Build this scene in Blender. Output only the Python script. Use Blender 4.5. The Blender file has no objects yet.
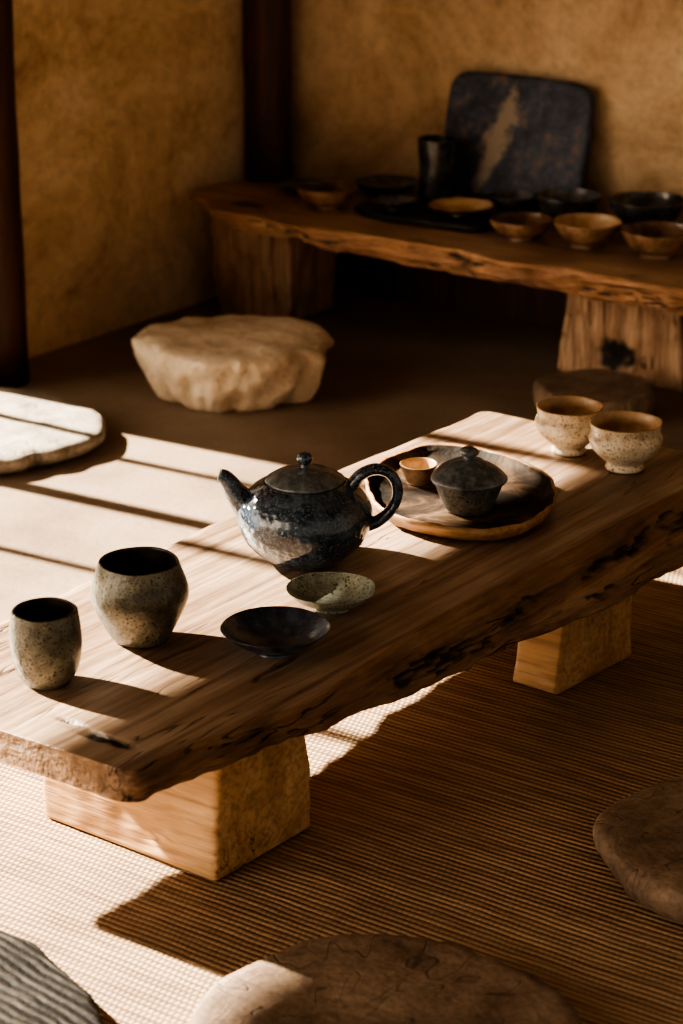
import bpy, bmesh, math, random
from mathutils import Vector, Matrix, noise
random.seed(4)
pi=math.pi
scene=bpy.context.scene
def nz(x,y=0,z=0): return noise.noise(Vector((x,y,z)))

# ------------------------------------------------------------------ materials
def new_mat(name):
    m=bpy.data.materials.new(name); m.use_nodes=True
    nt=m.node_tree; nt.nodes.clear()
    out=nt.nodes.new('ShaderNodeOutputMaterial'); b=nt.nodes.new('ShaderNodeBsdfPrincipled')
    nt.links.new(b.outputs[0],out.inputs[0])
    return m,nt,b
def N(nt,t,ins=None,**kw):
    n=nt.nodes.new(t)
    for k,v in kw.items(): setattr(n,k,v)
    for k,v in (ins or {}).items():
        if hasattr(v,'is_output'): nt.links.new(v,n.inputs[k])
        else: n.inputs[k].default_value=v
    return n
def ramp(nt,fac,stops):
    r=nt.nodes.new('ShaderNodeValToRGB'); e=r.color_ramp.elements
    while len(e)<len(stops): e.new(0.5)
    for i,(p,c) in enumerate(stops):
        e[i].position=p; e[i].color=(c if len(c)==4 else (*c,1))
    nt.links.new(fac,r.inputs[0]); return r.outputs[0]
def coords(nt,scale=(1,1,1),rot=(0,0,0)):
    tc=nt.nodes.new('ShaderNodeTexCoord')
    mp=N(nt,'ShaderNodeMapping',{'Vector':tc.outputs['Object'],'Scale':scale,'Rotation':rot})
    return mp.outputs[0]
def mixc(nt,f,a,b,mode='MIX'):
    m=nt.nodes.new('ShaderNodeMix'); m.data_type='RGBA'; m.blend_type=mode
    for k,v in ((0,f),(6,a),(7,b)):
        if hasattr(v,'is_output'): nt.links.new(v,m.inputs[k])
        else: m.inputs[k].default_value=(v if k==0 else (*v,1) if len(v)==3 else v)
    return m.outputs[2]
def math_(nt,op,a,b=0.0,c=None):
    m=nt.nodes.new('ShaderNodeMath'); m.operation=op
    for k,v in ((0,a),(1,b),(2,c)):
        if v is None: continue
        if hasattr(v,'is_output'): nt.links.new(v,m.inputs[k])
        else: m.inputs[k].default_value=v
    return m.outputs[0]
def bump(nt,b,h,strength=.3,dist=.01,prev=None):
    n=N(nt,'ShaderNodeBump',{'Height':h,'Strength':strength,'Distance':dist})
    if prev is not None: nt.links.new(prev,n.inputs['Normal'])
    nt.links.new(n.outputs[0],b.inputs['Normal']); return n.outputs[0]

def wood(name,dark,mid,light,axis=1,rough=.5,grain=1.0,bstr=.25,char=True,coarse=1.0,cracks=0.0,spec=.5):
    m,nt,b=new_mat(name)
    sc=[14*coarse]*3; sc[axis]=1.3*coarse
    v=coords(nt,tuple(sc))
    n1=N(nt,'ShaderNodeTexNoise',{'Vector':v,'Scale':1.0*grain,'Detail':6,'Roughness':.6,'Distortion':1.2}).outputs[0]
    sc2=[110*coarse]*3; sc2[axis]=5*coarse
    v2=coords(nt,tuple(sc2))
    n2=N(nt,'ShaderNodeTexNoise',{'Vector':v2,'Scale':1.0,'Detail':4,'Roughness':.6}).outputs[0]
    v3=coords(nt,(2.2,2.2,2.2))
    n3=N(nt,'ShaderNodeTexNoise',{'Vector':v3,'Scale':1.6,'Detail':4,'Roughness':.6}).outputs[0]
    f=math_(nt,'ADD',math_(nt,'MULTIPLY',n1,.55),math_(nt,'MULTIPLY',n3,.45))
    col=ramp(nt,f,[(.33,dark),(.5,mid),(.64,light)])
    fine=ramp(nt,n2,[(.32,(.5,.45,.4)),(.55,(1,1,1))])
    col=mixc(nt,.75,col,fine,'MULTIPLY')
    w=N(nt,'ShaderNodeTexWave',{'Vector':v,'Scale':.55,'Distortion':6,'Detail':3,'Detail Scale':.6}).outputs[1]
    col=mixc(nt,.4,col,ramp(nt,w,[(.0,(.5,.42,.36)),(.25,(1,1,1))]),'MULTIPLY')
    h=math_(nt,'ADD',math_(nt,'MULTIPLY',n1,1.2),math_(nt,'MULTIPLY',n2,.45))
    if cracks:
        sc4=[34]*3; sc4[axis]=2.2
        v4=coords(nt,tuple(sc4))
        n4=N(nt,'ShaderNodeTexNoise',{'Vector':v4,'Scale':1.0,'Detail':2,'Roughness':.5,'Distortion':.4}).outputs[0]
        line=math_(nt,'ABSOLUTE',math_(nt,'SUBTRACT',n4,.5))
        gate=ramp(nt,N(nt,'ShaderNodeTexNoise',{'Vector':coords(nt,(5,5,5)),'Scale':1.0,'Detail':1}).outputs[0],[(.52,(0,0,0)),(.60,(1,1,1))])
        lk=math_(nt,'MULTIPLY',ramp(nt,line,[(.0,(1,1,1)),(.014,(0,0,0))]),gate)
        col=mixc(nt,math_(nt,'MULTIPLY',lk,cracks),col,(.03,.017,.01))
        h=math_(nt,'SUBTRACT',h,math_(nt,'MULTIPLY',lk,cracks))
    if char:
        at=N(nt,'ShaderNodeAttribute',attribute_name='char').outputs['Fac']
        col=mixc(nt,at,col,(.012,.008,.006))
    nt.links.new(col,b.inputs['Base Color'])
    b.inputs['Roughness'].default_value=rough
    b.inputs['Specular IOR Level'].default_value=spec
    bump(nt,b,h,bstr,.01)
    return m

def endgrain(name,dark,mid,light,off=(0,0)):
    """sawn log slice: faint growth rings, radial checks, weathered grey"""
    m,nt,b=new_mat(name)
    tc=nt.nodes.new('ShaderNodeTexCoord')
    v=N(nt,'ShaderNodeMapping',{'Vector':tc.outputs['Object'],'Location':(off[0],off[1],0)}).outputs[0]
    warp=N(nt,'ShaderNodeTexNoise',{'Vector':v,'Scale':5,'Detail':4}).outputs[0]
    sx=N(nt,'ShaderNodeSeparateXYZ',{'Vector':v})
    r=math_(nt,'SQRT',math_(nt,'ADD',math_(nt,'POWER',math_(nt,'ABSOLUTE',sx.outputs[0]),2.0),math_(nt,'POWER',math_(nt,'ABSOLUTE',sx.outputs[1]),2.0)))
    rr=math_(nt,'ADD',r,math_(nt,'MULTIPLY',warp,.13))
    rv=N(nt,'ShaderNodeCombineXYZ',{'X':math_(nt,'MULTIPLY',rr,70)}).outputs[0]
    ring=N(nt,'ShaderNodeTexNoise',{'Vector':rv,'Scale':1,'Detail':4,'Roughness':.7}).outputs[0]
    n1=N(nt,'ShaderNodeTexNoise',{'Vector':v,'Scale':9,'Detail':8,'Roughness':.68}).outputs[0]
    n2=N(nt,'ShaderNodeTexNoise',{'Vector':v,'Scale':120,'Detail':4,'Roughness':.65}).outputs[0]
    col=ramp(nt,n1,[(.34,dark),(.5,mid),(.66,light)])
    col=mixc(nt,.55,col,ramp(nt,ring,[(.35,(.55,.48,.42)),(.6,(1,1,1))]),'MULTIPLY')
    col=mixc(nt,.6,col,ramp(nt,n2,[(.35,(.55,.5,.45)),(.58,(1,1,1))]),'MULTIPLY')
    ang=math_(nt,'ARCTAN2',sx.outputs[1],sx.outputs[0])
    rad=N(nt,'ShaderNodeCombineXYZ',{'X':math_(nt,'MULTIPLY',ang,2.2),'Y':math_(nt,'MULTIPLY',r,5.0)}).outputs[0]
    n3=N(nt,'ShaderNodeTexNoise',{'Vector':rad,'Scale':1.0,'Detail':2}).outputs[0]
    ck=ramp(nt,math_(nt,'ABSOLUTE',math_(nt,'SUBTRACT',n3,.5)),[(.0,(1,1,1)),(.006,(0,0,0))])
    col=mixc(nt,math_(nt,'MULTIPLY',ck,.6),col,(.04,.026,.018))
    nt.links.new(col,b.inputs['Base Color']); b.inputs['Roughness'].default_value=.75
    h=math_(nt,'ADD',math_(nt,'MULTIPLY',ring,.5),math_(nt,'ADD',n1,math_(nt,'MULTIPLY',n2,.4)))
    bump(nt,b,math_(nt,'SUBTRACT',h,math_(nt,'MULTIPLY',ck,.5)),.6,.008)
    return m

def glaze(name,c1,c2,c3,rough=.25,scale=22,spk=None,facet=0.0,bstr=.2,coat=.3,cells=42):
    m,nt,b=new_mat(name)
    v=coords(nt)
    n1=N(nt,'ShaderNodeTexNoise',{'Vector':v,'Scale':scale,'Detail':6,'Roughness':.65}).outputs[0]
    col=ramp(nt,n1,[(.35,c1),(.5,c2),(.66,c3)])
    if spk:
        n2=N(nt,'ShaderNodeTexNoise',{'Vector':v,'Scale':260,'Detail':2}).outputs[0]
        col=mixc(nt,ramp(nt,n2,[(.57,(0,0,0)),(.63,(1,1,1))]),col,spk)
    nt.links.new(col,b.inputs['Base Color'])
    b.inputs['Roughness'].default_value=rough
    b.inputs['Coat Weight'].default_value=coat; b.inputs['Coat Roughness'].default_value=.12
    n3=N(nt,'ShaderNodeTexNoise',{'Vector':v,'Scale':90,'Detail':4}).outputs[0]
    pv=bump(nt,b,n3,bstr,.004)
    if facet:
        vo=N(nt,'ShaderNodeTexVoronoi',{'Vector':v,'Scale':cells},feature='SMOOTH_F1')
        bump(nt,b,vo.outputs['Distance'],facet,.008,pv)
    return m

M={}
M['table_top']=wood('table_top_wood',(.17,.11,.072),(.30,.21,.148),(.44,.34,.255),1,.42,bstr=.35,cracks=.9)
M['table_edge']=wood('table_live_edge',(.10,.052,.027),(.28,.16,.085),(.47,.30,.18),1,.6,bstr=1.0,cracks=1.0)
M['leg']=wood('leg_wood',(.32,.18,.088),(.52,.32,.165),(.66,.44,.26),0,.6,bstr=.5,cracks=.8)
M['bench_top']=wood('bench_wood',(.20,.115,.07),(.36,.235,.15),(.52,.37,.26),0,.5,bstr=.5,cracks=1.0)
M['bench_edge']=wood('bench_edge_wood',(.16,.072,.036),(.42,.23,.125),(.64,.42,.26),0,.6,bstr=1.0,cracks=1.0)
M['bench_leg']=wood('bench_leg_wood',(.24,.135,.078),(.46,.295,.19),(.64,.46,.32),2,.6,bstr=.9,cracks=.8)
M['seat_wood']=endgrain('seat_endgrain',(.13,.088,.06),(.245,.175,.125),(.36,.275,.20),(.05,.03))
M['pale_seat']=endgrain('pale_seat_endgrain',(.22,.20,.17),(.37,.34,.295),(.50,.46,.41),(.02,.05))
M['dark_seat']=wood('dark_board_wood',(.006,.006,.006),(.016,.014,.013),(.04,.034,.03),0,.6,bstr=.6,spec=.4)
M['post']=wood('post_wood',(.028,.010,.006),(.07,.026,.014),(.11,.042,.024),2,.55,bstr=.4)
M['tray_edge']=wood('tray_edge_wood',(.20,.10,.05),(.36,.20,.10),(.52,.32,.17),0,.5,bstr=.4)
M['teapot']=glaze('blue_black_glaze',(.008,.016,.030),(.018,.036,.066),(.06,.095,.14),.16,34,(.09,.13,.17),.38,.25,.9,cells=105)  # pale blue-grey speckle in the colour imitates glints on the hammered glaze
M['lid']=glaze('lid_glaze',(.035,.045,.055),(.085,.105,.12),(.19,.205,.21),.3,60,None,.25,.4,.5)
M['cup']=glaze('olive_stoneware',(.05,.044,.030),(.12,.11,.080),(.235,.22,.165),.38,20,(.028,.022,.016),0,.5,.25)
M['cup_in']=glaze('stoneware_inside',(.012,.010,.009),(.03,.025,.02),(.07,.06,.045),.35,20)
M['saucer']=glaze('navy_saucer_glaze',(.007,.015,.032),(.016,.033,.064),(.06,.09,.135),.2,30,None,.2,.2,.7)
M['gsaucer']=glaze('green_saucer_glaze',(.14,.165,.135),(.265,.30,.25),(.42,.45,.375),.3,26,(.06,.05,.035),0,.3,.4)
M['jar']=glaze('jar_glaze',(.045,.05,.048),(.13,.13,.115),(.29,.26,.205),.45,30,(.02,.018,.015),.15,.5,.2)
M['cream']=glaze('cream_glaze',(.38,.27,.17),(.66,.56,.42),(.80,.74,.62),.4,16,(.28,.17,.09),0,.4,.2)
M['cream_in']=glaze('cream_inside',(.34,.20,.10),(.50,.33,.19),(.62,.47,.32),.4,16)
M['brown_bowl']=glaze('brown_bowl_glaze',(.07,.035,.02),(.22,.125,.07),(.44,.28,.17),.3,20,None,0,.2,.5)
M['black_bowl']=glaze('black_bowl_glaze',(.012,.012,.015),(.03,.031,.036),(.085,.085,.088),.25,24,None,0,.2,.6)
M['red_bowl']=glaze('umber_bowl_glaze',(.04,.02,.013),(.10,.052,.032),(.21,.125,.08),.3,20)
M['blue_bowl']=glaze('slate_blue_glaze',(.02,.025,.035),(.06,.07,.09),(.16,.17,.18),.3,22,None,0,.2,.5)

def ribbed_mat():
    m,nt,b=new_mat('ribbed_dark_reed')
    v=coords(nt)
    sx=N(nt,'ShaderNodeSeparateXYZ',{'Vector':v})
    wob=N(nt,'ShaderNodeTexNoise',{'Vector':v,'Scale':9,'Detail':4}).outputs[0]
    t=math_(nt,'ADD',math_(nt,'ADD',sx.outputs[1],math_(nt,'MULTIPLY',sx.outputs[0],.15)),math_(nt,'MULTIPLY',wob,.03))
    rb=math_(nt,'ABSOLUTE',math_(nt,'SINE',math_(nt,'MULTIPLY',t,pi/.0155)))
    n=N(nt,'ShaderNodeTexNoise',{'Vector':coords(nt,(12,80,30)),'Scale':1,'Detail':4}).outputs[0]
    col=ramp(nt,n,[(.35,(.005,.0045,.004)),(.5,(.014,.012,.011)),(.66,(.04,.035,.03))])
    col=mixc(nt,1,col,ramp(nt,rb,[(.0,(.10,.09,.08)),(.75,(1,1,1))]),'MULTIPLY')
    nt.links.new(col,b.inputs['Base Color']); b.inputs['Roughness'].default_value=.8
    b.inputs['Specular IOR Level'].default_value=.2
    bump(nt,b,rb,.8,.008); return m
M['ribbed']=ribbed_mat()

def tray_mat():
    m,nt,b=new_mat('tray_top')
    v=coords(nt)
    n=N(nt,'ShaderNodeTexNoise',{'Vector':v,'Scale':9,'Detail':9,'Roughness':.68,'Distortion':.6}).outputs[0]
    col=ramp(nt,n,[(.42,(.012,.009,.007)),(.50,(.032,.020,.013)),(.56,(.085,.052,.032)),(.66,(.20,.13,.082))])
    nt.links.new(col,b.inputs['Base Color']); b.inputs['Roughness'].default_value=.75
    b.inputs['Specular IOR Level'].default_value=.2
    bump(nt,b,n,.8,.01); return m
M['tray']=tray_mat()

def stone_mat():
    m,nt,b=new_mat('pale_stone')
    v=coords(nt)
    n=N(nt,'ShaderNodeTexNoise',{'Vector':v,'Scale':7,'Detail':10,'Roughness':.65}).outputs[0]
    n2=N(nt,'ShaderNodeTexNoise',{'Vector':v,'Scale':45,'Detail':6,'Roughness':.7}).outputs[0]
    col=ramp(nt,n,[(.3,(.44,.34,.23)),(.5,(.68,.56,.42)),(.7,(.82,.72,.58))])
    col=mixc(nt,.4,col,ramp(nt,n2,[(.3,(.6,.55,.5)),(.55,(1,1,1))]),'MULTIPLY')
    nt.links.new(col,b.inputs['Base Color']); b.inputs['Roughness'].default_value=.85
    p=bump(nt,b,n,.8,.03); bump(nt,b,n2,.6,.01,p); return m
M['stone']=stone_mat()

def plaster(name,c1,c2,c3):
    m,nt,b=new_mat(name)
    v=coords(nt)
    n=N(nt,'ShaderNodeTexNoise',{'Vector':v,'Scale':2.6,'Detail':9,'Roughness':.68,'Distortion':.8}).outputs[0]
    n2=N(nt,'ShaderNodeTexNoise',{'Vector':v,'Scale':30,'Detail':8,'Roughness':.72}).outputs[0]
    col=ramp(nt,n,[(.34,c1),(.5,c2),(.64,c3)])
    col=mixc(nt,.6,col,ramp(nt,n2,[(.3,(.6,.54,.46)),(.56,(1,1,1))]),'MULTIPLY')
    nt.links.new(col,b.inputs['Base Color']); b.inputs['Roughness'].default_value=.9
    p=bump(nt,b,n,.6,.03); bump(nt,b,n2,.6,.01,p); return m
M['plaster']=plaster('ochre_plaster',(.42,.28,.165),(.67,.50,.325),(.80,.64,.44))
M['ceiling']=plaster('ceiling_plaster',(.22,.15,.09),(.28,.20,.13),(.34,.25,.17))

def floor_mat():
    m,nt,b=new_mat('packed_earth_floor')
    v=coords(nt)
    n=N(nt,'ShaderNodeTexNoise',{'Vector':v,'Scale':3,'Detail':8,'Roughness':.6}).outputs[0]
    n2=N(nt,'ShaderNodeTexNoise',{'Vector':v,'Scale':70,'Detail':5,'Roughness':.7}).outputs[0]
    col=ramp(nt,n,[(.3,(.17,.12,.085)),(.5,(.245,.185,.135)),(.7,(.32,.25,.19))])
    col=mixc(nt,.4,col,ramp(nt,n2,[(.35,(.65,.6,.55)),(.55,(1,1,1))]),'MULTIPLY')
    nt.links.new(col,b.inputs['Base Color']); b.inputs['Roughness'].default_value=.6
    bump(nt,b,n2,.3,.006); return m
M['floor']=floor_mat()

def weave_mat():
    m,nt,b=new_mat('woven_straw')
    v=coords(nt)
    sx=N(nt,'ShaderNodeSeparateXYZ',{'Vector':v})
    wob=N(nt,'ShaderNodeTexNoise',{'Vector':v,'Scale':3.5,'Detail':3}).outputs[0]
    y=math_(nt,'ADD',sx.outputs[1],math_(nt,'MULTIPLY',wob,.02))
    x=math_(nt,'ADD',sx.outputs[0],math_(nt,'MULTIPLY',wob,.02))
    PY=.0112; PX=.0092
    row=math_(nt,'ABSOLUTE',math_(nt,'SINE',math_(nt,'MULTIPLY',y,pi/PY)))
    par=math_(nt,'MULTIPLY',math_(nt,'FLOOR',math_(nt,'DIVIDE',y,PY)),pi/2)
    st=math_(nt,'ABSOLUTE',math_(nt,'SINE',math_(nt,'ADD',math_(nt,'MULTIPLY',x,pi/PX),par)))
    h=math_(nt,'MULTIPLY',math_(nt,'POWER',row,.8),math_(nt,'ADD',math_(nt,'MULTIPLY',st,.35),.65))
    n=N(nt,'ShaderNodeTexNoise',{'Vector':v,'Scale':2.5,'Detail':6}).outputs[0]
    vs=coords(nt,(6,90,1))
    n2=N(nt,'ShaderNodeTexNoise',{'Vector':vs,'Scale':1.0,'Detail':3}).outputs[0]
    col=ramp(nt,n,[(.3,(.30,.20,.12)),(.5,(.40,.275,.17)),(.7,(.49,.355,.23))])
    col=mixc(nt,1,col,ramp(nt,h,[(.0,(.26,.20,.155)),(.6,(1,1,1))]),'MULTIPLY')
    col=mixc(nt,.8,col,ramp(nt,n2,[(.35,(.5,.45,.4)),(.6,(1,1,1))]),'MULTIPLY')
    nt.links.new(col,b.inputs['Base Color']); b.inputs['Roughness'].default_value=.75
    bump(nt,b,h,.9,.004); return m
M['weave']=weave_mat()

def platter_mat():
    m,nt,b=new_mat('mottled_blue_glaze')
    v=coords(nt)
    n=N(nt,'ShaderNodeTexNoise',{'Vector':v,'Scale':18,'Detail':9,'Roughness':.75}).outputs[0]
    col=ramp(nt,n,[(.38,(.014,.018,.030)),(.48,(.035,.045,.075)),(.56,(.065,.08,.125)),(.66,(.20,.13,.09))])
    sx=N(nt,'ShaderNodeSeparateXYZ',{'Vector':v})
    n3=N(nt,'ShaderNodeTexNoise',{'Vector':v,'Scale':16,'Detail':8,'Roughness':.75}).outputs[0]
    a=math_(nt,'ABSOLUTE',math_(nt,'SUBTRACT',math_(nt,'ADD',sx.outputs[0],.05),math_(nt,'MULTIPLY',sx.outputs[1],.3)))
    d=math_(nt,'ADD',math_(nt,'MULTIPLY',a,-13),.80)
    yy=math_(nt,'MULTIPLY',math_(nt,'ABSOLUTE',math_(nt,'ADD',sx.outputs[1],.01)),-4.0)
    d=math_(nt,'ADD',math_(nt,'ADD',d,yy),math_(nt,'MULTIPLY',math_(nt,'SUBTRACT',n3,.5),1.9))
    col=mixc(nt,ramp(nt,d,[(.10,(0,0,0)),(.40,(1,1,1))]),col,(.33,.27,.21))
    nt.links.new(col,b.inputs['Base Color']); b.inputs['Roughness'].default_value=.5
    bump(nt,b,n,.4,.008); return m
M['platter']=platter_mat()

# ------------------------------------------------------------------ mesh helpers
def finish(name,bm,mats,loc=(0,0,0),rotz=0,smooth=True,parent=None,sub=0,char=None):
    bmesh.ops.recalc_face_normals(bm,faces=bm.faces[:])
    me=bpy.data.meshes.new(name); bm.to_mesh(me); bm.free()
    for mt in mats: me.materials.append(M[mt])
    if smooth:
        for p in me.polygons: p.use_smooth=True
    ob=bpy.data.objects.new(name,me); scene.collection.objects.link(ob)
    ob.location=loc; ob.rotation_euler=(0,0,rotz)
    if parent: ob.parent=parent
    if sub:
        md=ob.modifiers.new('sub','SUBSURF'); md.levels=sub; md.render_levels=sub
    at=me.attributes.new('char','FLOAT','POINT')
    if char: at.data.foreach_set('value',char)
    return ob
def empty(name,loc=(0,0,0),rotz=0):
    e=bpy.data.objects.new(name,None); scene.collection.objects.link(e)
    e.location=loc; e.rotation_euler=(0,0,rotz); e.empty_display_size=.05
    return e
def catmull(pts,n,closed=False):
    out=[]; m=len(pts); segs=m if closed else m-1
    for i in range(segs):
        g=lambda k:(Vector(pts[k%m]) if closed else Vector(pts[max(0,min(m-1,k))]))
        p0,p1,p2,p3=g(i-1),g(i),g(i+1),g(i+2)
        for j in range(n):
            t=j/n
            out.append(.5*((2*p1)+(p2-p0)*t+(2*p0-5*p1+4*p2-p3)*t*t+(3*p1-p0-3*p2+p3)*t**3))
    if not closed: out.append(Vector(pts[-1]))
    return out

def lathe(name,outer,inner=None,mats=('cup',),loc=(0,0,0),seg=72,wob=.0012,parent=None,seed=0,rotz=0,smooth_n=5):
    """outer: (r,z) from base centre up to the rim; inner: from the rim down to centre"""
    o=catmull([(r,z,0) for r,z in outer],smooth_n)
    prof=[(p.x,p.y,0) for p in o]
    if inner:
        i_=catmull([(r,z,0) for r,z in inner],smooth_n)
        prof+=[(p.x,p.y,1) for p in i_]
    bm=bmesh.new(); rings=[]
    for r,z,k in prof:
        r=max(r,0)
        if r<.0006: rings.append([bm.verts.new((0,0,z))]); continue
        ring=[]
        for s in range(seg):
            a=2*pi*s/seg
            w=nz(math.cos(a)*1.3+seed*7,math.sin(a)*1.3,z*14)*wob*min(1,r/.02)*1.6
            zz=z+nz(math.cos(a)*.9+seed*3,math.sin(a)*.9,5)*wob*.9*(1 if z>.01 else 0)
            ring.append(bm.verts.new(((r+w)*math.cos(a),(r+w)*math.sin(a),zz)))
        rings.append(ring)
    for q in range(len(rings)-1):
        A,B=rings[q],rings[q+1]; mi=prof[q+1][2] if len(mats)>1 else 0
        for s in range(seg):
            t=(s+1)%seg
            if len(A)==1 and len(B)==1: continue
            if len(A)==1: f=bm.faces.new((A[0],B[s],B[t]))
            elif len(B)==1: f=bm.faces.new((A[s],A[t],B[0]))
            else: f=bm.faces.new((A[s],A[t],B[t],B[s]))
            f.material_index=mi
    return finish(name,bm,mats,loc,rotz,parent=parent)

def tube(name,pts,rad,mats,flat=1.0,seg=20,n=8,parent=None,loc=(0,0,0),rotz=0,up=Vector((0,1,0))):
    P=catmull(pts,n); Rr=catmull([(r,0,0) for r in rad],n)
    bm=bmesh.new(); rings=[]
    for i,p in enumerate(P):
        t=(P[min(i+1,len(P)-1)]-P[max(i-1,0)]).normalized()
        a=up.normalized(); b=t.cross(a).normalized(); a=b.cross(t)
        r=Rr[i].x
        rings.append([bm.verts.new(p+a*(r*flat*math.cos(2*pi*s/seg))+b*(r*math.sin(2*pi*s/seg))) for s in range(seg)])
    for A,B in zip(rings,rings[1:]):
        for s in range(seg): bm.faces.new((A[s],A[(s+1)%seg],B[(s+1)%seg],B[s]))
    bm.faces.new(rings[0]); bm.faces.new(rings[-1])
    return finish(name,bm,mats,loc,rotz,parent=parent)

def polar(name,outline,profile,mats,loc,rotz=0,amp=.0,freq=12,topfrom=None,parent=None,zamp=None,seed=0,charfn=None,smooth=True,ridge=None):
    """outline: list of (x,y) round the centre. profile: (scale,z) bottom centre -> rim -> top centre"""
    bm=bmesh.new(); rings=[]; ch=[]
    zamp=amp if zamp is None else zamp
    for k,(sc,z) in enumerate(profile):
        if sc<=0: rings.append([bm.verts.new((0,0,z+(nz(seed,0,z*freq)*zamp if z>.004 else 0)))]); ch.append(0); continue
        ring=[]
        for (x,y) in outline:
            L=math.hypot(x,y); nx,ny=x/L,y/L
            w=(nz(x*freq+seed,y*freq,z*freq*1.3)+.5*nz(x*freq*2.7,y*freq*2.7+seed,z*freq*2.7))*amp
            wz=nz(x*sc*freq,y*sc*freq+seed,7)*zamp
            if z<.004: wz=0
            if ridge: wz+=ridge(x*sc,y*sc) if z>.01 else 0
            ring.append(bm.verts.new((x*sc+nx*w*min(1,sc*1.5),y*sc+ny*w*min(1,sc*1.5),z+wz)))
            ch.append(charfn(x*sc,y*sc,z) if charfn else 0)
        rings.append(ring)
    n=len(outline)
    for q in range(len(rings)-1):
        A,B=rings[q],rings[q+1]
        for s in range(n):
            t=(s+1)%n
            if len(A)==1: f=bm.faces.new((A[0],B[s],B[t]))
            elif len(B)==1: f=bm.faces.new((A[s],A[t],B[0]))
            else: f=bm.faces.new((A[s],A[t],B[t],B[s]))
            if topfrom is not None and q>=topfrom: f.material_index=1
    return finish(name,bm,mats,loc,rotz,parent=parent,char=ch,smooth=smooth)

def circ(r,n=120,wob=0,seed=0,sx=1,sy=1):
    o=[]
    for i in range(n):
        a=2*pi*i/n
        q=r*(1+wob*(nz(math.cos(a)*1.6+seed,math.sin(a)*1.6)+.4*nz(math.cos(a)*5+seed,math.sin(a)*5)))
        o.append((q*math.cos(a)*sx,q*math.sin(a)*sy))
    return o

def block(name,b4,t4,z0,z1,mats,n=26,rnd=.1,amp=.004,freq=9,seed=0,parent=None,charfn=None):
    """hewn block: bottom corners b4, top corners t4 (ccw), rounded edges and hewn surface"""
    bm=bmesh.new(); vs={}; ch=[]
    ctr=(sum(c[0] for c in b4)/4,sum(c[1] for c in b4)/4)
    def mapp(p):
        q=Vector([max(-(1-rnd),min(1-rnd,c)) for c in p]); d=Vector(p)-q
        if d.length>1e-6: p=q+d.normalized()*rnd
        u,v,w=[(c+1)/2 for c in p]
        def bil(c): 
            return [ (1-u)*(1-v)*c[0][i]+u*(1-v)*c[1][i]+u*v*c[2][i]+(1-u)*v*c[3][i] for i in (0,1)]
        B,T=bil(b4),bil(t4)
        x=B[0]*(1-w)+T[0]*w; y=B[1]*(1-w)+T[1]*w; z=z0*(1-w)+z1*w
        d=Vector((x-ctr[0],y-ctr[1],0)).normalized()
        w_=(nz(x*freq+seed,y*freq,z*freq)+.5*nz(x*freq*3,y*freq*3+seed,z*freq*3))*amp
        edge=1 if 0.02<w<.98 else 0
        return Vector((x,y,z))+d*w_*edge
    def vert(i,j,k):
        key=(i,j,k)
        if key not in vs:
            p=mapp((2*i/n-1,2*j/n-1,2*k/n-1)); c=charfn(p) if charfn else 0
            if c>0: 
                cc=Vector((ctr[0],ctr[1],p.z)); p=p+(cc-p).normalized()*c*.008
            vs[key]=bm.verts.new(p); ch.append(c)
        return vs[key]
    for a in range(n):
        for b in range(n):
            for s in (0,n):
                bm.faces.new((vert(s,a,b),vert(s,a+1,b),vert(s,a+1,b+1),vert(s,a,b+1)))
                bm.faces.new((vert(a,s,b),vert(a+1,s,b),vert(a+1,s,b+1),vert(a,s,b+1)))
                bm.faces.new((vert(a,b,s),vert(a+1,b,s),vert(a+1,b+1,s),vert(a,b+1,s)))
    return finish(name,bm,mats,parent=parent,char=ch)

def interp(tab,s):
    if s<=tab[0][0]: return tab[0][1]
    for (a,va),(b,vb) in zip(tab,tab[1:]):
        if s<=b:
            t=(s-a)/(b-a); t=t*t*(3-2*t); return va+(vb-va)*t
    return tab[-1][1]

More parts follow.
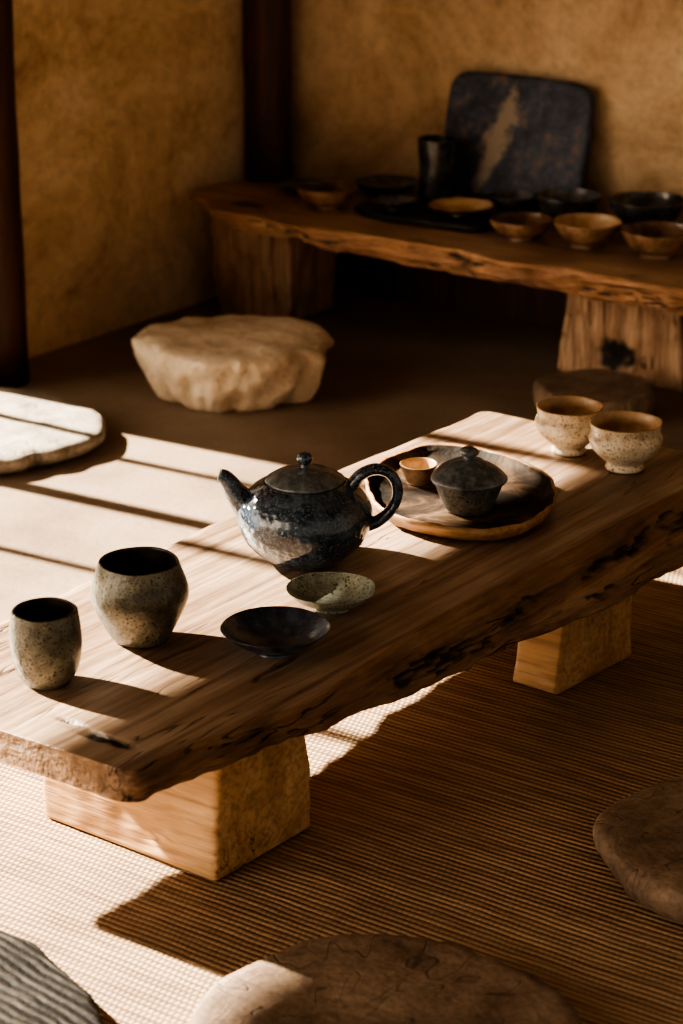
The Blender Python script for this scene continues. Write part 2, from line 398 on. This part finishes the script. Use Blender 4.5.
def slab(name,s0,s1,n,L,Rt,Rb,ztop,zb,mats,swap=False,chars=(),topchars=(),corner=.03,samp=.006,seed=0,parent=None,flip=1,Lb=None,wav=1.0):
    """live-edge plank lofted along s. L,Rt,Rb,zb tables. flip=-1 mirrors the detailed edge"""
    bm=bmesh.new(); rings=[]; ch=[]; kinds=[]
    KT,KS,KB=36,20,8
    for i in range(n+1):
        s=s0+(s1-s0)*i/n
        e=0
        for d in (s-s0,s1-s):
            if d<corner: e=max(e,corner*(1-math.sqrt(max(0,1-((corner-d)/corner)**2))))
        l=interp(L,s)+flip*e+nz(s*6,seed)*.006+nz(s*23,seed)*.002
        rt=interp(Rt,s)-flip*e+(nz(s*7,seed+5)*.006+nz(s*26,seed+5)*.003)*wav
        rb=interp(Rb,s)-flip*e+(nz(s*9,seed+9)*.007+nz(s*31,seed+9)*.003)*wav
        lb=l+flip*.02 if Lb is None else interp(Lb,s)
        z0=interp(zb,s)+(nz(s*8,seed+3)*.007+nz(s*30,seed+3)*.003)*wav
        ring=[]
        def add(u,z,c,kd):
            x,y=(s,u) if swap else (u,s)
            ring.append(bm.verts.new((x,y,z))); ch.append(c)
            if i==0: kinds.append(kd)
        for k in range(KT+1):
            t=k/KT; u=l+flip*.004+(rt-l-flip*.008)*t; c=0
            for (cu,cs,lu,ls) in topchars:
                q0=((u-cu)/lu)**2+((s-cs)/ls)**2
                q=1-q0+nz(u*60,s*60,3)*1.1
                if q0<1.6: c=max(c,min(1,max(0,q*2)))
            add(u,ztop-c*.006+nz(u*5,s*3)*.0012,c,0)
        for k in range(KS+1):
            t=k/KS; z=ztop-.003+(z0-ztop+.003)*t
            bulge=math.sin(pi*t)*.006
            fib=(nz(s*5,t*2.2+seed,1)+.7*nz(s*11,t*8+seed,2)+.5*nz(s*24,t*18,4)+.9*abs(nz(s*5+2,t*9+s*4,8)))
            u=rt+(rb-rt)*t+flip*(bulge+fib*samp*min(1,t*6+.2))
            c=0
            for (cs,ct,ls,lt) in chars:
                q0=((s-cs)/ls)**2+((t-ct-nz(s*14,9)*.18)/lt)**2
                q=.75-q0*.8+nz(s*22,t*16+s*6,6)*2.0
                if q0<1.9: c=max(c,min(1,max(0,q*2)))
            add(u-flip*c*.007,z,c,1)
        for k in range(1,KB):
            t=k/KB; add(rb+(lb-rb)*t,z0,0,1)
        for k in range(KS+1):
            t=1-k/KS; z=ztop-.003+(z0-ztop+.003)*t
            u=l+(lb-l)*t-flip*(math.sin(pi*t)*.006+nz(s*12,t*5+seed,8)*samp*.7)
            add(u,z,0,1)
        rings.append(ring)
    m=len(rings[0])
    for A,B in zip(rings,rings[1:]):
        for k in range(m):
            f=bm.faces.new((A[k],A[(k+1)%m],B[(k+1)%m],B[k]))
            f.material_index=0 if (kinds[k]==0 and kinds[(k+1)%m]==0) else 1
    for r in (rings[0],rings[-1]):
        f=bm.faces.new(r); f.material_index=1
    ob=finish(name,bm,mats,parent=parent,char=ch)
    for p in ob.data.polygons:
        if len(p.vertices)>10: p.use_smooth=False
    return ob

def box(name,x0,x1,y0,y1,z0,z1,mat,parent=None,bev=0):
    bm=bmesh.new(); bmesh.ops.create_cube(bm,size=1)
    for v in bm.verts:
        v.co=Vector((x0+(v.co.x+.5)*(x1-x0),y0+(v.co.y+.5)*(y1-y0),z0+(v.co.z+.5)*(z1-z0)))
    if bev: bmesh.ops.bevel(bm,geom=bm.edges[:],offset=bev,segments=3,affect='EDGES')
    return finish(name,bm,[mat],smooth=False,parent=parent)

# ------------------------------------------------------------------ room
WX=-3.89; WY=5.12; CH=2.6
box('floor',-4.05,1.2,-1.0,5.26,-.06,0,'floor')
box('ceiling',-4.05,1.2,-1.0,5.26,CH,CH+.08,'ceiling')
box('wall_back',-4.03,1.2,WY,WY+.14,0,CH,'plaster')
box('back_shade_strip',-3.74,1.2,WY-.012,WY,0,.27,'post')  # added dark strip along the wall foot, stands in for shade under the bench
wl=empty('wall_left')
HEAD=1.50; OY0=-.6; OY1=3.76
box('panel_far',WX-.14,WX,OY1,WY,0,CH,'plaster',wl)
box('panel_near',WX-.14,WX,-1.0,OY0,0,CH,'plaster',wl)
box('panel_above',WX-.14,WX,OY0,OY1,HEAD,CH,'plaster',wl)
win=empty('window_1')
for i,(y,w) in enumerate([(3.61,.024),(3.36,.048),(3.05,.024),(2.66,.038),(1.55,.05),(.8,.05)]):
    box('mullion_%d'%(i+1),WX-.10,WX-.05,y-w/2,y+w/2,0.0,HEAD,'post',win)
box('head_rail',WX-.12,WX-.02,OY0,OY1,HEAD-.05,HEAD,'post',win)
def post(name,cx,cy,r,seed):
    o=circ(r,48,.06,seed)
    prof=[(0,0)]+[(1+.03*nz(k*.7,seed),CH*k/24) for k in range(25)]+[(0,CH)]
    return polar(name,o,prof,['post'],(cx,cy,0),amp=.004,freq=10,zamp=0)
post('corner_post',WX+.05,WY-.09,.062,2)
post('wall_post',WX+.06,3.935,.088,6)

bm=bmesh.new(); bmesh.ops.create_cube(bm,size=1)
for v in bm.verts: v.co=Vector((v.co.x*2.3,v.co.y*3.1,.002+v.co.z*.004))
finish('woven_mat',bm,['weave'],loc=(-1.35,2.55,.0005),smooth=False)

# ------------------------------------------------------------------ low table
tb=empty('low_wooden_table')
slab('tabletop',2.085,3.665,520,
     [(2.08,-2.33),(2.4,-2.31),(3.0,-2.32),(3.66,-2.30)],
     [(2.08,-1.818),(2.17,-1.815),(2.30,-1.79),(2.42,-1.765),(2.65,-1.79),(2.86,-1.79),(3.08,-1.78),(3.27,-1.78),(3.66,-1.76)],
     [(2.08,-1.83),(2.32,-1.81),(2.45,-1.775),(2.65,-1.765),(2.87,-1.755),(3.00,-1.735),(3.2,-1.715),(3.66,-1.70)],
     .27,[(2.08,.222),(2.35,.215),(2.6,.20),(2.9,.185),(3.66,.175)],
     ['table_top','table_edge'],chars=[(2.72,.62,.13,.20),(2.60,.75,.05,.08),(2.93,.45,.05,.08),(3.26,.35,.17,.10),(3.5,.4,.14,.22),(3.12,.7,.06,.05)],
     topchars=[(-1.925,2.145,.055,.012),(-1.99,2.16,.02,.006)],corner=.022,samp=.010,parent=tb)
def hole1(p):
    q=((p.x+2.045)/.038)**2+((p.z-.105)/.014)**2
    return max(0,min(1,(1-q+nz(p.x*70,p.z*70)*.9)*2)) if p.y<2.37 and q<1.8 else 0
block('leg_near',[(-2.195,2.312),(-1.86,2.30),(-1.852,2.52),(-2.19,2.54)],[(-2.20,2.32),(-1.862,2.315),(-1.835,2.47),(-2.18,2.50)],.0055,.235,['leg'],n=60,rnd=.07,amp=.006,seed=3,parent=tb,charfn=hole1)
block('leg_far_front',[(-1.895,3.125),(-1.805,3.12),(-1.785,3.345),(-1.90,3.35)],[(-1.87,3.13),(-1.79,3.13),(-1.78,3.32),(-1.88,3.32)],.0055,.20,['leg'],n=26,rnd=.1,amp=.004,seed=8,parent=tb)
block('leg_far_back',[(-2.23,3.14),(-2.12,3.14),(-2.12,3.34),(-2.23,3.34)],[(-2.22,3.14),(-2.12,3.14),(-2.12,3.32),(-2.22,3.32)],.0055,.20,['leg'],n=20,rnd=.1,amp=.004,seed=9,parent=tb)

# ------------------------------------------------------------------ pottery on the table
TZ=.2715
HA=math.atan(1824/2547)
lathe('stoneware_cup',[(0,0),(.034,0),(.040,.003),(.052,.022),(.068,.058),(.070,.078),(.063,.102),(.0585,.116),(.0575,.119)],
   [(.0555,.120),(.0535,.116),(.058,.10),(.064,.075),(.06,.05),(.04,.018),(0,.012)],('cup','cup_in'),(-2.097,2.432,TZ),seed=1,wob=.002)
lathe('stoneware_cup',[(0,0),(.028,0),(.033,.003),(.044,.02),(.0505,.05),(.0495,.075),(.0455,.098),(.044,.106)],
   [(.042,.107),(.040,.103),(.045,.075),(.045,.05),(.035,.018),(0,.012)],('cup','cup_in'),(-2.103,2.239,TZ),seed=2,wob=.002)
def saucer(name,loc,R,h,mats,seed,foot=.4):
    return lathe(name,[(0,.003),(R*foot*.8,.003),(R*foot*.88,0),(R*foot,0),(R*foot*1.04,.005),(R*.75,h*.5),(R*.97,h*.93),(R,h)],
      [(R*.985,h*1.01),(R*.94,h*.93),(R*.72,h*.5),(R*.4,h*.25),(0,h*.2)],mats,loc,seed=seed,wob=.0018)
saucer('navy_saucer',(-1.913,2.51,TZ),.078,.036,('saucer','saucer'),3)
saucer('green_saucer',(-1.943,2.688,TZ),.067,.032,('gsaucer','gsaucer'),4)

tp=empty('teapot',(-2.098,2.832,TZ),HA)
lathe('body',[(0,0),(.050,0),(.056,.003),(.074,.014),(.096,.038),(.1055,.066),(.101,.092),(.085,.114),(.068,.126),(.062,.1285),(.060,.126)],
      [(.056,.120),(.062,.11),(.085,.09),(.09,.06),(.06,.02),(0,.01)],('teapot','cup_in'),seed=5,wob=.0022,parent=tp,seg=96)
lathe('lid',[(0,.124),(.055,.124),(.0605,.1275),(.0620,.131),(.059,.1345),(.044,.143),(.022,.149),(.008,.152),(0,.1525)],None,('lid',),seed=6,parent=tp)
lathe('lid_knob',[(0,.150),(.0075,.151),(.006,.156),(.010,.160),(.0125,.166),(.010,.172),(.004,.175),(0,.1755)],None,('teapot',),seed=7,parent=tp,wob=.0005)
tube('spout',[(-.076,0,.078),(-.094,0,.094),(-.107,0,.109),(-.116,0,.124),(-.124,0,.134),(-.132,0,.138)],[.030,.023,.0175,.0145,.0125,.011],['teapot'],parent=tp,seg=28)
m_=lathe('spout_mouth',[(0,0),(.0092,0),(.0092,.001),(0,.0015)],None,('cup_in',),parent=tp,wob=0)
m_.location=(-.1325,0,.138); m_.rotation_euler=(0,-1.25,0)
tube('handle',[(.070,0,.116),(.086,0,.138),(.110,0,.148),(.133,0,.140),(.144,0,.115),(.137,0,.086),(.116,0,.064),(.090,0,.054)],[.011,.0095,.009,.0088,.0085,.0085,.0095,.011],['teapot'],flat=1.35,parent=tp,seg=24)

tc=(-2.03,3.185)
pts=[(-2.145,3.075),(-2.065,3.015),(-1.95,3.015),(-1.87,3.065),(-1.862,3.16),(-1.89,3.25),(-1.965,3.34),(-2.08,3.385),(-2.20,3.37),(-2.235,3.28),(-2.21,3.16)]
ol=[(p.x-tc[0],p.y-tc[1]) for p in catmull([(x,y,0) for x,y in pts],14,True)]
polar('serving_tray',ol,[(0,0),(.5,0),(.84,0),(.90,.003),(.965,.012),(.995,.022),(1.0,.028),(.985,.031),(.965,.029),(.93,.021),(.88,.016),(.7,.0145),(.5,.014),(.3,.014),(.12,.014),(0,.014)],
      ['tray_edge','tray'],(tc[0],tc[1],TZ),amp=.005,freq=22,zamp=.002,topfrom=8)
TT=TZ+.0158
jar=empty('lidded_jar',(-1.993,3.14,TT))
lathe('body',[(0,0),(.034,0),(.038,.003),(.043,.012),(.051,.030),(.056,.044),(.0565,.050)],[(.053,.050),(.05,.035),(.035,.01),(0,.008)],('jar','cup_in'),seed=8,parent=jar,wob=.002)
lathe('lid',[(0,.048),(.054,.048),(.061,.051),(.063,.055),(.058,.062),(.045,.073),(.026,.083),(.012,.087),(.009,.090),(.013,.094),(.0155,.099),(.011,.105),(0,.107)],None,('lid',),seed=9,parent=jar,wob=.0015)
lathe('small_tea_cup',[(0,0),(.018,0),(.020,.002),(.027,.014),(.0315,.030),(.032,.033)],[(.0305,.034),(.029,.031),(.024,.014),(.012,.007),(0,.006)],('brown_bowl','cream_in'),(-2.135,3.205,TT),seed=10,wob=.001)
def creambowl(loc,k,seed):
    return lathe('cream_tea_bowl',[(0,.004),(.024*k,.004),(.026*k,0),(.031*k,0),(.033*k,.004),(.030*k,.012),(.040*k,.020),(.056*k,.036),(.0625*k,.052),(.062*k,.060),(.0585*k,.068),(.0605*k,.080),(.0615*k,.084)],
      [(.0595*k,.0855),(.057*k,.081),(.0545*k,.068),(.057*k,.052),(.045*k,.03),(.02,.02),(0,.019)],('cream','cream_in'),loc,seed=seed,wob=.002)
creambowl((-2.038,3.541,TZ),.98,11); creambowl((-1.91,3.515,TZ),1.04,12)

# ------------------------------------------------------------------ bench
BZ=.32
bn=empty('wooden_bench')
slab('bench_top',-3.84,-1.75,520,
     [(-3.84,4.88),(-3.72,4.90),(-3.5,5.07),(-2.5,5.09),(-1.75,5.08)],
     [(-3.84,4.68),(-3.74,4.63),(-3.66,4.565),(-3.52,4.555),(-3.38,4.53),(-3.2,4.555),(-3.0,4.56),(-2.8,4.525),(-2.6,4.54),(-2.4,4.52),(-2.2,4.55),(-1.75,4.55)],
     [(-3.84,4.72),(-3.6,4.60),(-3.45,4.60),(-3.3,4.57),(-3.0,4.59),(-2.75,4.555),(-2.5,4.58),(-1.75,4.57)],
     BZ,[(-3.84,.280),(-3.6,.262),(-3.4,.272),(-3.0,.254),(-2.7,.262),(-2.5,.250),(-1.75,.25)],['bench_top','bench_edge'],swap=True,flip=-1,seed=21,
     chars=[(-3.35,.5,.10,.12),(-2.9,.3,.08,.08),(-2.55,.6,.07,.1)],topchars=[(4.66,-3.62,.02,.06)],corner=.04,samp=.014,parent=bn,wav=1.5)
block('leg_left',[(-3.80,4.74),(-3.56,4.74),(-3.55,4.93),(-3.79,4.93)],[(-3.80,4.72),(-3.54,4.72),(-3.53,4.93),(-3.79,4.90)],.001,.28,['bench_leg'],n=34,rnd=.1,amp=.010,freq=10,seed=31,parent=bn)
def gouge(p):
    q=((p.x+2.63)/.06)**2+((p.z-.07)/.04)**2
    return max(0,min(1,(1-q+nz(p.x*40,p.z*40)*.9)*2)) if p.y<4.82 and q<1.8 else 0
block('leg_right',[(-2.79,4.77),(-2.45,4.78),(-2.45,5.02),(-2.78,5.02)],[(-2.75,4.75),(-2.46,4.75),(-2.46,5.0),(-2.75,5.0)],.001,.265,['bench_leg'],n=44,rnd=.1,amp=.011,freq=9,seed=37,parent=bn,charfn=gouge)

BT=BZ+.0015
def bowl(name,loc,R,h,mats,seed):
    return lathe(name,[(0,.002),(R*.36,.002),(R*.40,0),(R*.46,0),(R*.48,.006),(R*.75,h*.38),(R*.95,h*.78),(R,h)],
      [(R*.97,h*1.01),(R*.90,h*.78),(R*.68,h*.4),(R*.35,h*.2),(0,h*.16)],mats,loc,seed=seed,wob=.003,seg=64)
bowl('wooden_bowl',(-3.44,4.745,BT),.076,.052,('brown_bowl','red_bowl'),41)
bowl('dark_plate',(-3.42,4.97,BT),.085,.030,('black_bowl','blue_bowl'),42)
bowl('dark_plate',(-3.60,4.86,BT),.065,.020,('black_bowl','black_bowl'),52)
bo=catmull([(-.21,-.05,0),(-.12,-.095,0),(.08,-.09,0),(.17,-.07,0),(.18,.04,0),(.10,.08,0),(-.10,.085,0),(-.20,.05,0)],14,True)
polar('serving_board',[(p.x,p.y) for p in bo],[(0,0),(.6,0),(.93,0),(1,.008),(.98,.016),(.93,.014),(.6,.013),(.3,.013),(0,.013)],['dark_seat','dark_seat'],(-3.15,4.795,BT),amp=.003,freq=14,zamp=.001,topfrom=4)
saucer('tan_plate',(-3.09,4.81,BT+.0155),.078,.024,('red_bowl','cream_in'),43)
saucer('small_dark_dish',(-3.255,4.765,BT+.0155),.055,.024,('black_bowl','blue_bowl'),53)
lathe('black_tumbler',[(0,0),(.039,0),(.043,.003),(.0445,.03),(.0445,.08),(.047,.135),(.048,.162)],[(.0455,.163),(.043,.13),(.041,.07),(.041,.02),(0,.01)],('black_bowl','black_bowl'),(-3.25,4.945,BT),seed=44,wob=.0015)
bowl('dark_bowl',(-3.03,4.95,BT),.06,.045,('black_bowl','blue_bowl'),54)
bowl('wooden_bowl',(-2.872,4.735,BT),.074,.046,('brown_bowl','red_bowl'),45)
bowl('dark_bowl',(-2.865,4.935,BT),.080,.070,('black_bowl','blue_bowl'),46)
bowl('wooden_bowl',(-2.71,4.76,BT),.080,.058,('brown_bowl','cream_in'),47)
bowl('dark_bowl',(-2.668,4.965,BT),.090,.078,('black_bowl','black_bowl'),48)
bowl('wooden_bowl',(-2.53,4.77,BT),.086,.060,('brown_bowl','red_bowl'),49)
bowl('dark_bowl',(-2.46,4.98,BT),.075,.06,('red_bowl','black_bowl'),50)
bowl('wooden_bowl',(-2.33,4.82,BT),.08,.06,('brown_bowl','red_bowl'),55)
a_,b_=.208,.155
ro=[]
for i in range(160):
    t=2*pi*i/160; r=((abs(math.cos(t))/a_)**7+(abs(math.sin(t))/b_)**7)**(-1/7)
    ro.append((r*math.cos(t),r*math.sin(t)))
pl=polar('leaning_platter',ro,[(0,0),(.5,0),(.93,0),(.985,.006),(1,.016),(.985,.026),(.95,.030),(.90,.027),(.6,.026),(.3,.026),(0,.026)],['platter'],(0,0,0),amp=.003,freq=10,zamp=.0008)
tilt=math.radians(80)
pl.rotation_euler=(tilt,0,0)
pl.location=(-3.09,5.075,BT+b_*math.sin(tilt)+.004)

# ------------------------------------------------------------------ floor seats
so=catmull([(-.225,-.05,0),(-.165,-.14,0),(-.02,-.205,0),(.08,-.195,0),(.17,-.115,0),(.215,.03,0),(.17,.145,0),(.08,.215,0),(-.04,.225,0),(-.145,.145,0),(-.215,.06,0)],14,True)
polar('stone_seat',[(p.x,p.y) for p in so],[(0,0),(.5,0),(.82,0),(.87,.008),(.90,.022),(.92,.036),(.95,.052),(.97,.068),(.99,.085),(1.0,.10),(.995,.113),(.975,.123),(.94,.128),(.8,.13),(.6,.131),(.4,.131),(.2,.131),(0,.131)],
      ['stone'],(-3.315,4.20,.001),amp=.024,freq=15,zamp=.006,seed=3)
def rseat(name,loc,r,h,mats,seed,wob=.07,amp=.006,ridge=None,n=160,rotz=0):
    prof=[(0,0),(.5,0),(.88,0),(.95,h*.15),(.99,h*.45),(1.0,h*.65),(.985,h*.88),(.955,h*.98)]+[(k,h+.003*(1-k)) for k in (.9,.82,.74,.66,.58,.5,.42,.34,.26,.18,.1)]+[(0,h+.003)]
    return polar(name,circ(r,n,wob,seed),prof,mats,loc,rotz=rotz,amp=amp,freq=9,zamp=.005,seed=seed,ridge=ridge)
rseat('round_floor_seat',(-3.55,3.575,.001),.29,.04,['pale_seat'],5,wob=.1,amp=.009)
rseat('round_floor_seat',(-1.272,2.775,.0055),.218,.055,['seat_wood'],7,rotz=.6,amp=.010)
rseat('round_floor_seat',(-1.41,2.055,.0055),.243,.05,['seat_wood'],9,rotz=.3,amp=.010)
rseat('round_stool',(-2.55,4.545,.001),.138,.062,['seat_wood'],11,amp=.007)
rseat('ribbed_floor_seat',(-1.93,1.70,.0055),.30,.04,['ribbed'],13,n=220)

# ------------------------------------------------------------------ light
sd=bpy.data.lights.new('sun','SUN'); so_=bpy.data.objects.new('sun',sd); scene.collection.objects.link(so_)
el,az=math.radians(30),math.radians(4)
d=Vector((math.cos(el)*math.cos(az),math.cos(el)*math.sin(az),-math.sin(el)))
so_.rotation_euler=d.to_track_quat('-Z','Y').to_euler(); so_.location=(-6,2,3)
sd.energy=42; sd.color=(1.0,.86,.67); sd.angle=math.radians(1.2)
w=bpy.data.worlds.new('world'); scene.world=w; w.use_nodes=True
nt=w.node_tree; bg=nt.nodes['Background']
tc=nt.nodes.new('ShaderNodeTexCoord')
g=Vector((-.52,-.80,.30)).normalized()
dp=nt.nodes.new('ShaderNodeVectorMath'); dp.operation='DOT_PRODUCT'
nt.links.new(tc.outputs['Generated'],dp.inputs[0]); dp.inputs[1].default_value=g
glow=math_(nt,'POWER',math_(nt,'MAXIMUM',dp.outputs['Value'],0.0),14.0)
st=math_(nt,'ADD',math_(nt,'MULTIPLY',glow,8.5),.48)
bg.inputs[0].default_value=(1.0,.81,.60,1); nt.links.new(st,bg.inputs[1])

# ------------------------------------------------------------------ camera
cd=bpy.data.cameras.new('camera'); co=bpy.data.objects.new('camera',cd); scene.collection.objects.link(co)
co.location=(0,0,1.6); co.rotation_euler=(math.radians(90)-math.atan(852/2400),0,HA)
cd.sensor_fit='VERTICAL'; cd.sensor_height=36; cd.sensor_width=24; cd.lens=2400/1024*36
cd.dof.use_dof=True; cd.dof.focus_distance=3.65; cd.dof.aperture_fstop=4.5
scene.camera=co
try:
    scene.view_settings.view_transform='AgX'; scene.view_settings.look='AgX - High Contrast'
except Exception: pass
